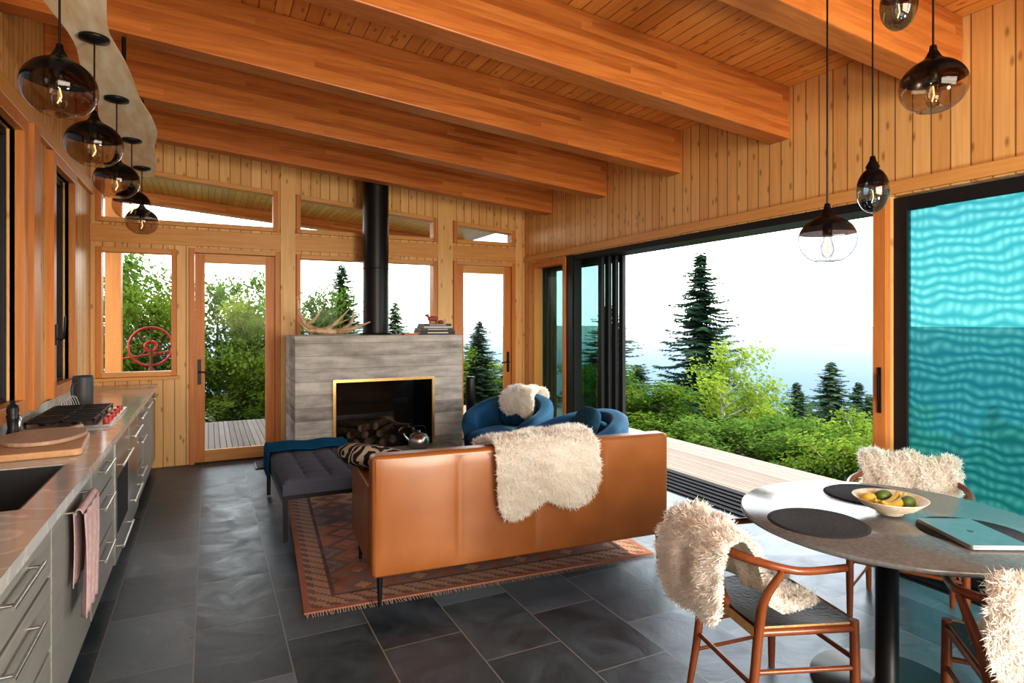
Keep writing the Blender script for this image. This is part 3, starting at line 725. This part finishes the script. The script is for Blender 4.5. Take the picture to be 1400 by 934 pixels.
b.box(fx0_,fx1_,y0-.012,y0+.03,fz1-w,fz1,m_brass); b.box(fx0_,fx1_,y0-.012,y0+.03,fz0,fz0+w,m_brass)
b.box(fx0_,fx0_+w,y0-.012,y0+.03,fz0+w,fz1-w,m_brass); b.box(fx1_-w,fx1_,y0-.012,y0+.03,fz0+w,fz1-w,m_brass)
m_fg=glassy('fire_glass',(.6,.57,.53),2.0)
b.add([(fx0_+w,y0+.015,fz0+w),(fx1_-w,y0+.015,fz0+w),(fx1_-w,y0+.015,fz1-w),(fx0_+w,y0+.015,fz1-w)],[(0,1,2,3)],m_fg)
b.build('fireplace',recalc=False)
b=B(); b.box(1.16,2.5,6.18,6.585,0,.20,m_concrete); b.build('hearth',bevel=.006)
m_log=plain('firewood_bark',(.30,.24,.19),.9,c2=(.09,.075,.06),scale=18,bump=.5); m_logend=plain('firewood_end',(.45,.37,.28),.85,c2=(.25,.19,.13),scale=30)
b=B(); random.seed(5)
for (x,z,r,dx) in ((1.32,.235,.05,.15),(1.46,.235,.048,-.14),(1.60,.24,.052,.18),(1.74,.235,.045,.1),(1.88,.24,.05,-.16),(1.40,.325,.045,.30),(1.55,.33,.05,-.22),(1.72,.325,.045,.22),(1.50,.41,.045,.36),(1.66,.415,.045,-.28)):
    y=6.70+random.uniform(0,.12); pts=[(x,y,z),(x+dx*.5,y+.18,z+.004),(x+dx,y+.38,z)]
    b.tube(pts,[r,r*1.05,r*.9],m_log,6)
    a0=random.random(); b.add([(x+r*.93*math.cos(a0+k*1.0472),y-.003,z+r*.93*math.sin(a0+k*1.0472)) for k in range(6)],[tuple(range(6))],m_logend)
b.build('firewood_stack',recalc=False)
b=B(); b.lathe([(.15,zt+.0),(.15,cz(1.97)-.012)],(1.78,7.18,0),m_black,36); b.lathe([(.15,.001),(.19,.001),(.19,.02),(.15,.02)],(1.78,7.18,zt),m_black,36); b.lathe([(.15,0),(.155,.008),(.15,.016)],(1.78,7.18,2.2),m_black,36)
b.build('stove_pipe')
b=B(); k=(2.06,6.40,.201)
b.lathe([(.0001,0),(.09,0),(.115,.03),(.115,.10),(.085,.15),(.04,.165),(.015,.17),(.018,.19),(.0001,.195)],k,m_steel,28)
b.tube([(k[0]-.08,k[1],k[2]+.14),(k[0]-.06,k[1],k[2]+.23),(k[0]+.06,k[1],k[2]+.23),(k[0]+.08,k[1],k[2]+.14)],.006,m_black,8,5)
b.tube([(k[0]-.10,k[1],k[2]+.08),(k[0]-.15,k[1],k[2]+.13),(k[0]-.17,k[1],k[2]+.17)],[.018,.012,.008],m_steel,8,4)
b.build('kettle')
b=B(); b.lathe([(.0001,0),(.055,0),(.055,.9),(.05,.92),(.0001,.92)],(2.82,6.75,0),m_black,24); b.build('fireplace_tool_holder')
m_ant=plain('antler_bone',(.72,.56,.38),.5,c2=(.42,.26,.14),scale=14)
b=B(); ax,ay,az=1.0,6.85,zt
b.tube([(ax-.15,ay,az+.42),(ax-.12,ay+.02,az+.24),(ax-.02,ay,az+.09),(ax+.18,ay-.03,az+.04),(ax+.42,ay,az+.07),(ax+.64,ay+.02,az+.15)],[.007,.020,.031,.036,.026,.006],m_ant,10,6)
for p in ([(ax-.05,ay,az+.12),(ax+.02,ay-.06,az+.18),(ax+.10,ay-.08,az+.30)],[(ax+.14,ay-.02,az+.05),(ax+.24,ay-.08,az+.14),(ax+.38,ay-.1,az+.29)],[(ax+.34,ay,az+.07),(ax+.44,ay+.06,az+.15),(ax+.47,ay+.08,az+.31)],[(ax+.05,ay-.02,az+.06),(ax-.06,ay-.12,az+.06),(ax-.14,ay-.16,az+.14)],[(ax+.25,ay-.02,az+.05),(ax+.33,ay-.12,az+.035),(ax+.46,ay-.16,az+.08)]):
    b.tube(p,[.024,.016,.004],m_ant,8,5)
b.tube([(ax+.0,ay+.1,az+.025),(ax+.2,ay+.14,az+.09),(ax+.42,ay+.12,az+.18)],[.022,.016,.004],m_ant,8,5)
b.build('antler')
b=B(); cols=[(.02,.02,.022),(.05,.05,.055),(.55,.5,.42),(.03,.03,.03)]; z=zt+.001
for i,(h,wd) in enumerate(((.045,.42),(.03,.40),(.022,.34),(.028,.33))):
    mm=plain('book_cover_%d'%i,cols[i],.5); pg=plain('book_pages_%d'%i,(.7,.65,.55),.8)
    xx=2.38; b.box(xx-wd/2,xx+wd/2,6.68,6.94,z,z+.004,mm); b.box(xx-wd/2,xx+wd/2,6.68,6.94,z+h-.004,z+h,mm); b.box(xx-wd/2+.004,xx+wd/2-.006,6.69,6.935,z+.004,z+h-.004,pg); b.box(xx-wd/2,xx+wd/2,6.676,6.682,z,z+h,mm)
    b.box(xx-wd*.3,xx+wd*.3,6.674,6.676,z+h*.35,z+h*.65,pg)
    z+=h+.0005
b.build('book_stack')
b=B(); m_toy=plain('painted_toy',(.32,.06,.03),.5)
b.rbox(2.36,6.80,z+.06,.13,.05,.055,m_toy,p=3)
for sx in (-.04,.04):
    for sy in (-.014,.014): b.tube([(2.36+sx,6.80+sy,z+.001),(2.36+sx,6.80+sy,z+.05)],.007,m_toy,6)
b.rbox(2.29,6.80,z+.095,.055,.032,.032,m_toy,p=2.5); b.tube([(2.31,6.80,z+.07),(2.29,6.80,z+.095)],.013,m_toy,6)
b.rbox(2.46,6.80,z+.02,.07,.05,.04,m_toy,p=3)
b.build('toy_figurine')
b=B(); b.box(1.98,2.14,6.66,6.80,zt+.001,zt+.02,plain('orange_book',(.6,.22,.06),.5)); b.build('small_book')

# ------------------------------------------------------------ fur
def pelt(b,surf,n=9000,ln=.05,seed=1,lump=.012,legs=.14):
    rs=np.random.RandomState(seed)
    ph=rs.rand(4)*6
    def R(t):
        c,s=abs(math.cos(t)),abs(math.sin(t)); r=1/((c**3.2+s**3.2)**(1/3.2))
        return r*(1-legs*.55+legs*math.cos(4*(t-math.pi/4))*.6+.04*math.sin(3*t+ph[0])+.03*math.sin(7*t+ph[1]))
    def pt(rho,t,off=0):
        r=R(t)*rho; u=r*math.cos(t); v=r*math.sin(t)
        p=Vector(surf(u,v)); e=.06
        du=Vector(surf(u+e,v))-Vector(surf(u-e,v)); dv=Vector(surf(u,v+e))-Vector(surf(u,v-e)); nn=du.cross(dv)
        nn=nn.normalized() if nn.length>1e-9 else Vector((0,0,1))
        lm=lump*(math.sin(u*9+ph[2])*math.cos(v*8+ph[3])+1.2)*(1-rho**6)
        return p+nn*(lm+off),nn
    vs=[tuple(pt(0.0,0,.014)[0])];fs=[];nt_,nr=56,18
    for j in range(1,nr+1):
        for i in range(nt_): vs.append(tuple(pt(j/nr*.98,2*math.pi*i/nt_,.014)[0]))
    for i in range(nt_): fs.append((0,1+i,1+(i+1)%nt_))
    for j in range(nr-1):
        for i in range(nt_):
            a=1+j*nt_+i;c=1+j*nt_+(i+1)%nt_; fs.append((a,a+nt_,c+nt_,c))
    b.add(vs,fs,m_fur,True)
    vs=[];fs=[]
    for i in range(n):
        t=rs.rand()*2*math.pi; rho=math.sqrt(rs.rand())
        p,nn=pt(rho,t,.009)
        cx=math.sin(p.x*97+p.z*63)*.5; cy=math.sin(p.y*101+p.z*71+p.x*33)*.5; c3=math.sin(p.z*105+p.y*59)*.4
        d=nn*.35+Vector((0,0,-.35))+Vector((cx,cy,c3))*.6+Vector(rs.randn(3))*.42
        d.normalize(); l=ln*(.6+.7*rs.rand())
        q1=p+(nn*.7+d*.3).normalized()*l*.45; q2=q1+d*l*.55
        if (q2-p).dot(nn)<.003: q2+=nn*(.003-(q2-p).dot(nn))
        sd=d.cross(nn+Vector(rs.randn(3))*.5).normalized()*(.0017+.0010*rs.rand())
        o=len(vs); vs+=[tuple(p-sd),tuple(p+sd),tuple(q1+sd*.9),tuple(q1-sd*.9),tuple(q2)]
        fs+=[(o,o+1,o+2,o+3),(o+3,o+2,o+4)]
    b.add(vs,fs,m_fur,True)
def drape(path,width):
    P=[Vector(p) for p in path]; Ls=[0]
    for i in range(1,len(P)): Ls.append(Ls[-1]+(P[i]-P[i-1]).length)
    T=Ls[-1]
    def s(u,v):
        d=(v+1)/2*T
        if d<=0: q=P[0]+(P[0]-P[1]).normalized()*(-d)
        elif d>=T: q=P[-1]+(P[-1]-P[-2]).normalized()*(d-T)
        else:
            i=max(k for k in range(len(Ls)) if Ls[k]<=d); i=min(i,len(P)-2); t=(d-Ls[i])/(Ls[i+1]-Ls[i]); q=P[i].lerp(P[i+1],t)
        return (u*width/2,q.x,q.y)
    return s

# ------------------------------------------------------------ sofa
W_,D_=1.93,.84
SX,SY,SR=.79,3.27,math.radians(-4.5)
b=B()
npan=4
def backface(u,v):
    x=.02+(W_-.04)*u; z=.185+.63*v
    fu=(u*npan)%1.0; puff=.010*(abs(math.sin(math.pi*fu))**.35)*(abs(math.sin(math.pi*v))**.35)
    return (x,-.002-puff+.003*math.sin(x*7+z*5),z)
b.grid(backface,96,20,m_leather)
b.box(0,W_,0.0,.13,.17,.835,m_leather)
b.box(0,.11,.132,D_,.17,.655,m_leather); b.box(W_-.11,W_,.132,D_,.17,.655,m_leather)
b.box(.112,W_-.112,.132,D_-.02,.17,.31,m_leather)
for xx in (.05,W_-.05):
    for yy in (.05,D_-.06):
        b.tube([(xx,yy,.17),(xx,yy,.0)],[.018,.010],m_black,10)
so=b.build('leather_sofa',(SX,SY,0.012),SR,bevel=.028,bseg=4)
b=B()
for k in range(2):
    ww=(W_-.23)/2
    b.rbox(.115+ww*(k+.5),.13+.34,.385,ww-.01,.66,.15,m_leather,p=7)
    b.rbox(.115+ww*(k+.5),.215,.60,ww-.01,.14,.38,m_leather,p=5)
c=b.build('sofa_cushions'); c.parent=so
b=B()
pathp=[(-.045,.40),(-.045,.81),(.0,.86),(.11,.86),(.30,.81),(.32,.60)]
sf=drape(pathp,.76)
pelt(b,lambda u,v:(lambda q:(q[0]*(1+.06*math.sin(v*3)),q[1],q[2]+.02*u))(sf(u,v)),42000,.036,seed=3)
o=b.build('sheepskin_throw',recalc=False)
o.matrix_world=Matrix.Translation((SX,SY,.012))@Matrix.Rotation(SR,4,'Z')@Matrix.Translation((1.03,0,0))
def mk_ikat():
    m,nt,out=newmat('patterned_pillow_fabric'); p=princ(nt,out,.9,0,.1)
    tc=N(nt,'ShaderNodeTexCoord'); v=N(nt,'ShaderNodeTexWave'); v.wave_type='RINGS'; v.inputs['Scale'].default_value=6; v.inputs['Distortion'].default_value=16; v.inputs['Detail'].default_value=2; L(nt,tc.outputs['Object'],v.inputs[0])
    L(nt,MIX(nt,M(nt,'GREATER_THAN',v.outputs[0],.66),(.025,.022,.02),(.42,.36,.28)),p.inputs['Base Color']); return m
m_ikat=mk_ikat()
b=B(); b.rbox(0,0,0,.44,.46,.15,m_ikat,p=3.2)
o=b.build('throw_pillow'); o.location=(.95,3.86,.715); o.rotation_euler=(math.radians(-6),math.radians(14),math.radians(8))

b=B(); b.box(0,RW,0,RH,0,.010,m_rug)
rs=random.Random(2); m_fr=plain('rug_fringe',(.5,.42,.33),.9)
for i in range(150):
    x=RW*(i+.5)/150
    for yy,sg in ((0,-1),(RH,1)):
        dx=rs.uniform(-.01,.01); b.add([(x-.003,yy,.006),(x+.003,yy,.006),(x+.002+dx,yy+sg*.05,.002),(x-.002+dx,yy+sg*.05,.002)],[(0,1,2,3)],m_fr)
b.build('kilim_rug',(.46,3.42,.0008),math.radians(-4.2),recalc=False)

b=B(); bx0,bx1,by0,by1=.47,1.13,4.56,5.92; zt2=.455
def tuft(u,v):
    x=bx0+(bx1-bx0)*u; y=by0+(by1-by0)*v
    fu=u*4; fv=v*8
    e=min(u,1-u,v*2,(1-v)*2); ed=1-math.exp(-e*26)
    h=abs(math.sin(math.pi*fu))*abs(math.sin(math.pi*fv))
    du=abs(fu-round(fu)); dv=abs(fv-round(fv)); cr=math.exp(-(du*du+dv*dv)*40)
    return (x,y,zt2-.030*(1-ed)+.010*h**.4-.016*cr*(1 if 0.1<u<.9 and .05<v<.95 else 0))
b.grid(tuft,56,112,m_greyfab)
z9=tuft(0,0)[2]
b.box(bx0,bx1,by0,by1,.345,z9+.001,m_greyfab)
for i in range(1,4):
    for j in range(1,8): b.rbox(bx0+(bx1-bx0)*i/4,by0+(by1-by0)*j/8,zt2-.012,.02,.02,.012,m_greyfab,p=2)
b.box(bx0,bx1,by0,by1,.315,.344,m_black)
for x in (bx0+.002,bx1-.034):
    for y in (by0+.002,by1-.034): b.box(x,x+.032,y,y+.032,.012,.315,m_black)
b.box(bx0+.002,bx0+.03,by0+.03,by1-.03,.29,.315,m_black)
b.build('tufted_bench',recalc=False)
b=B()
def th(u,v):
    y=5.50+.40*v+.015*math.sin(u*9)
    s=u*1.1
    if s<.22: x=bx0-.016-.012*abs(math.sin(v*13)); z=.475-(.22-s)
    else: x=bx0-.012+(s-.22)*.78; z=.482+.008*math.sin(v*26+u*3)+.005*math.sin(u*18)
    return (x,y,z)
b.grid(th,50,34,m_throw); b.build('throw_blanket',solid=.01,recalc=False)

def barrel(loc,rot,name='blue_armchair'):
    b=B(); seg=60; A=math.radians(132)
    def ring(u,v):
        ph=math.pi-A+2*A*u
        k=max(0,math.cos((ph-math.pi)*.62))**1.6
        h=.56+.22*k
        en=min(1,min(u,1-u)*14); en=en**.5
        h=h-.05*(1-en)
        ro=.44+.03*k; ri=ro-.12
        prof=[(ro-.05,.14),(ro,.18),(ro+.015,.40),(ro+.035,h-.06),(ro+.025,h-.02),(ro-.01,h-.001),(ro-.045,h),(ri+.015,h-.02),(ri,h-.07),(ri,.42),(ri,.20),(ri,.14)]
        n=len(prof); t=v*(n-1); i=min(int(t),n-2); f=t-i
        r=prof[i][0]*(1-f)+prof[i+1][0]*f; z=prof[i][1]*(1-f)+prof[i+1][1]*f
        return (r*math.cos(ph)*1.02,r*math.sin(ph),z)
    b.grid(ring,seg,33,m_blue)
    for u in (0,1):
        pts=[ring(u,k/11) for k in range(12)]
        b.add(pts,[tuple(range(12))],m_blue)
    b.lathe([(.0001,.13),(.40,.13),(.41,.16),(.41,.30),(.0001,.30)],(0,0,0),m_blue,40)
    b.rbox(.08,0,.375,.68,.62,.16,m_blue,p=4)
    b.rbox(-.26,0,.56,.11,.50,.28,m_blue,p=3.5,tilt=-.15)
    b.lathe([(.0001,0),(.24,0),(.24,.02),(.05,.04),(.05,.13),(.0001,.13)],(0,0,.012),m_black,32)
    return b.build(name,loc,rot,recalc=True)
barrel((2.84,5.80,0),math.radians(212)); barrel((2.84,4.54,0),math.radians(178))
b=B(); p2=[(.53,.66),(.53,.77),(.46,.82),(.36,.82),(.24,.77),(.20,.52)]
sf2=drape(p2,.48)
pelt(b,lambda u,v:(lambda q:(-q[1],-q[0],q[2]))(sf2(u,v)),15000,.036,seed=5)
o=b.build('sheepskin_throw',(2.84,5.80,0),math.radians(212),recalc=False)
b=B(); b.rbox(0,0,0,.34,.36,.13,m_blue2,p=3)
o=b.build('blue_pillow'); o.location=(3.00,4.54,.66); o.rotation_euler=(0,math.radians(-66),math.radians(-4))

# ------------------------------------------------------------ dining table
b=B(); TX,TY=2.62,1.62
b.lathe([(.0001,.715),(.575,.715),(.59,.722),(.59,.736),(.585,.74),(.0001,.74)],(TX,TY,0),m_granite,96)
b.lathe([(.0001,.0),(.30,.0),(.30,.012),(.06,.02),(.045,.03),(.045,.69),(.18,.705),(.18,.715),(.0001,.715)],(TX,TY,0),m_black,48)
b.build('dining_table')
m_matt=plain('woven_placemat',(.035,.035,.04),.9,c2=(.015,.015,.018),scale=90,bump=.5)
for x,y in ((2.28,1.70),(2.86,1.86)):
    b=B(); pr=[]
    for k in range(16): pr+= [(.0001+.012*k,.004+.002*(k%2))]
    pr+=[(.195,.0),(.0001,.0)]; b.lathe(pr,(0,0,.7405),m_matt,40); b.build('placemat',(x,y,0),recalc=False)
b=B(); b.lathe([(.0001,.0),(.185,.0),(.19,.004),(.0001,.005)],(2.72,1.34,.7405),m_matt,40); b.build('placemat')
b=B(); m_alu=plain('laptop_aluminium',(.50,.48,.46),.35,.9)
slab(b,rrect(0,0,.31,.215,.012),0,.008,m_alu); slab(b,rrect(0,0,.31,.215,.012),.009,.0155,m_alu)
m_logo=plain('dark_logo',(.05,.05,.05),.2); b.lathe([(.0001,.0158),(.012,.0158)],(0,0,0),m_logo,20)
b.build('laptop',(2.66,1.32,.747),math.radians(62),recalc=False)
m_bowl=plain('stoneware_bowl',(.85,.76,.60),.5,c2=(.68,.56,.40),scale=50)
b=B(); b.lathe([(.0001,0),(.05,0),(.055,.01),(.10,.03),(.14,.065),(.145,.07),(.138,.068),(.10,.038),(.05,.018),(.0001,.016)],(2.64,1.62,.7505),m_bowl,40); b.build('fruit_bowl')
m_ban=plain('banana',(.62,.44,.06),.5,c2=(.45,.30,.04),scale=12); m_lime=plain('avocado',(.10,.15,.03),.5)
b=B()
for k in range(2):
    yy=1.60+.03*k; b.tube([(2.55,yy,.82),(2.58,yy-.01,.80),(2.64,yy-.01,.795),(2.70,yy,.81),(2.73,yy+.01,.83)],[.006,.015,.018,.015,.005],m_ban,8,4)
b.rbox(2.69,1.68,.803,.08,.06,.055,m_lime,p=2.2); b.rbox(2.60,1.69,.80,.07,.06,.055,m_ban,p=2.2); b.rbox(2.70,1.58,.80,.07,.055,.055,m_lime,p=2.2)
b.build('fruit')

m_cord=plain('black_leather_seat',(.03,.026,.022),.5,c2=(.02,.018,.016),scale=60,bump=.3)
m_paper=plain('paper_cord',(.50,.33,.15),.85,c2=(.36,.22,.10),scale=70,bump=.4)
def wchair(loc,rot,seed,P=None,wd=.50,n=34000):
    b=B(); w=m_walnut
    for s in (-1,1):
        b.tube([(.21,s*.25,0),(.21,s*.25,.22),(.205,s*.25,.45)],[.014,.019,.017],w,10,4)
        b.tube([(-.23,s*.20,0),(-.19,s*.20,.22),(-.17,s*.205,.43),(-.17,s*.24,.56),(-.12,s*.275,.672)],[.013,.018,.019,.017,.013],w,10,5)
        b.tube([(.205,s*.25,.27),(-.185,s*.20,.27)],.010,w,8); b.tube([(.205,s*.25,.15),(-.20,s*.20,.15)],.009,w,8)
        b.tube([(.205,s*.25,.42),(-.17,s*.205,.42)],.015,w,8)
    b.tube([(.205,-.25,.42),(.205,.25,.42)],.015,w,8); b.tube([(-.17,-.205,.42),(-.17,.205,.42)],.015,w,8)
    b.tube([(.21,-.25,.30),(.21,.25,.30)],.010,w,8); b.tube([(-.19,-.20,.22),(-.19,.20,.22)],.010,w,8)
    pts=[];rad=[]
    for k in range(17):
        a=math.radians(-108+216*k/16)
        x=-.03-.25*math.cos(a); y=.275*math.sin(a)*1.02
        if abs(a)>math.radians(90): x=-.03+ (abs(a)-math.radians(90))*.55; y=math.copysign(.28,a)
        pts.append((x,y,.665+.045*max(0,math.cos(a)))); rad.append(.014+.004*max(0,math.cos(a)))
    b.tube(pts,rad,w,10,3)
    b.tube([(-.175,0,.43),(-.22,0,.55),(-.245,0,.60)],[.02,.018,.016],w,8,3)
    for s in (-1,1): b.tube([(-.245,0,.59),(-.255,s*.05,.65),(-.262,s*.09,.705)],[.014,.011,.009],w,8,3)
    def seat(u,v):
        x=-.175+.385*u; hw=.205+.045*u; y=-hw+2*hw*v
        return (x,y,.443-.018*math.sin(math.pi*u)*math.sin(math.pi*v))
    b.grid(seat,16,16,m_cord); b.grid(lambda u,v:(seat(u,v)[0],seat(u,v)[1],.405),4,4,m_paper)
    for s in (0,1):
        b.grid(lambda u,v:(seat(u,s)[0],seat(u,s)[1],.405+.038*v),12,2,m_paper); b.grid(lambda u,v:(seat(s,u)[0]+(.016 if s else -.016),seat(s,u)[1],.405+.038*v),12,2,m_paper)
    o=b.build('dining_chair',loc,rot,recalc=False)
    b=B(); P=P or [(-.325,.38),(-.325,.66),(-.29,.75),(-.245,.76),(-.20,.70),(-.15,.52),(-.08,.475),(.19,.465)]
    f=drape(P,wd)
    pelt(b,lambda u,v:(lambda q:(q[1],-q[0]*(1.0+.10*max(0,-v)-.12*max(0,v)),q[2]))(f(u,v)),n,.038,seed=seed,lump=.018)
    b.build('sheepskin_throw',loc,rot,recalc=False)
    return o
wchair((2.05,1.77,0),math.radians(-14),11)
wchair((3.38,1.98,0),math.radians(208),12,wd=.54,P=[(-.325,.50),(-.325,.68),(-.29,.77),(-.245,.78),(-.20,.70),(-.15,.52),(-.08,.475),(.13,.465)])
wchair((2.50,1.0,0),math.radians(38),13)

# ------------------------------------------------------------ light
w=bpy.data.worlds.new('World'); S.world=w; w.use_nodes=True; nt=w.node_tree; nt.nodes.clear()
out=N(nt,'ShaderNodeOutputWorld'); bg=N(nt,'ShaderNodeBackground'); L(nt,bg.outputs[0],out.inputs[0])
tc=N(nt,'ShaderNodeTexCoord'); sp_=N(nt,'ShaderNodeSeparateXYZ'); L(nt,tc.outputs['Generated'],sp_.inputs[0])
r=N(nt,'ShaderNodeMapRange'); r.inputs[1].default_value=-.02; r.inputs[2].default_value=.8; L(nt,sp_.outputs[2],r.inputs[0])
L(nt,MIX(nt,r.outputs[0],(1.0,.985,.96),(.66,.82,1.0)),bg.inputs[0]); bg.inputs[1].default_value=3.4
sun=bpy.data.lights.new('sun','SUN'); sun.energy=4.5; sun.angle=math.radians(1.5); sun.color=(1,.80,.54)
so_=bpy.data.objects.new('sun',sun); S.collection.objects.link(so_)
d=Vector((-.62,.30,-.74)); so_.rotation_euler=d.to_track_quat('-Z','Y').to_euler()
def area(name,loc,tgt,sz,e,c):
    l=bpy.data.lights.new(name,'AREA'); l.shape='RECTANGLE'; l.size=sz[0]; l.size_y=sz[1]; l.energy=e; l.color=c
    o=bpy.data.objects.new(name,l); S.collection.objects.link(o); o.location=loc
    o.rotation_euler=(Vector(tgt)-Vector(loc)).to_track_quat('-Z','Y').to_euler()
area('added_room_fill',(1.6,-1.9,2.2),(1.6,5,1.6),(3.2,1.6),125,(1,.87,.70))  # unseen warm fill light added behind the camera to brighten the room
area('added_slab_fill',(2.2,-1.2,.9),(-.45,3.4,3.0),(.5,.5),75,(1,.9,.76))  # unseen light added to brighten the underside of the hanging slab

cam=bpy.data.cameras.new('camera'); co=bpy.data.objects.new('camera',cam); S.collection.objects.link(co)
co.location=(0,0,1.58); co.rotation_euler=(math.radians(90),0,math.radians(-26.57)); cam.sensor_width=36; cam.lens=830/1400*36; cam.shift_y=-27/1400; cam.clip_start=.05; cam.clip_end=10000
S.camera=co
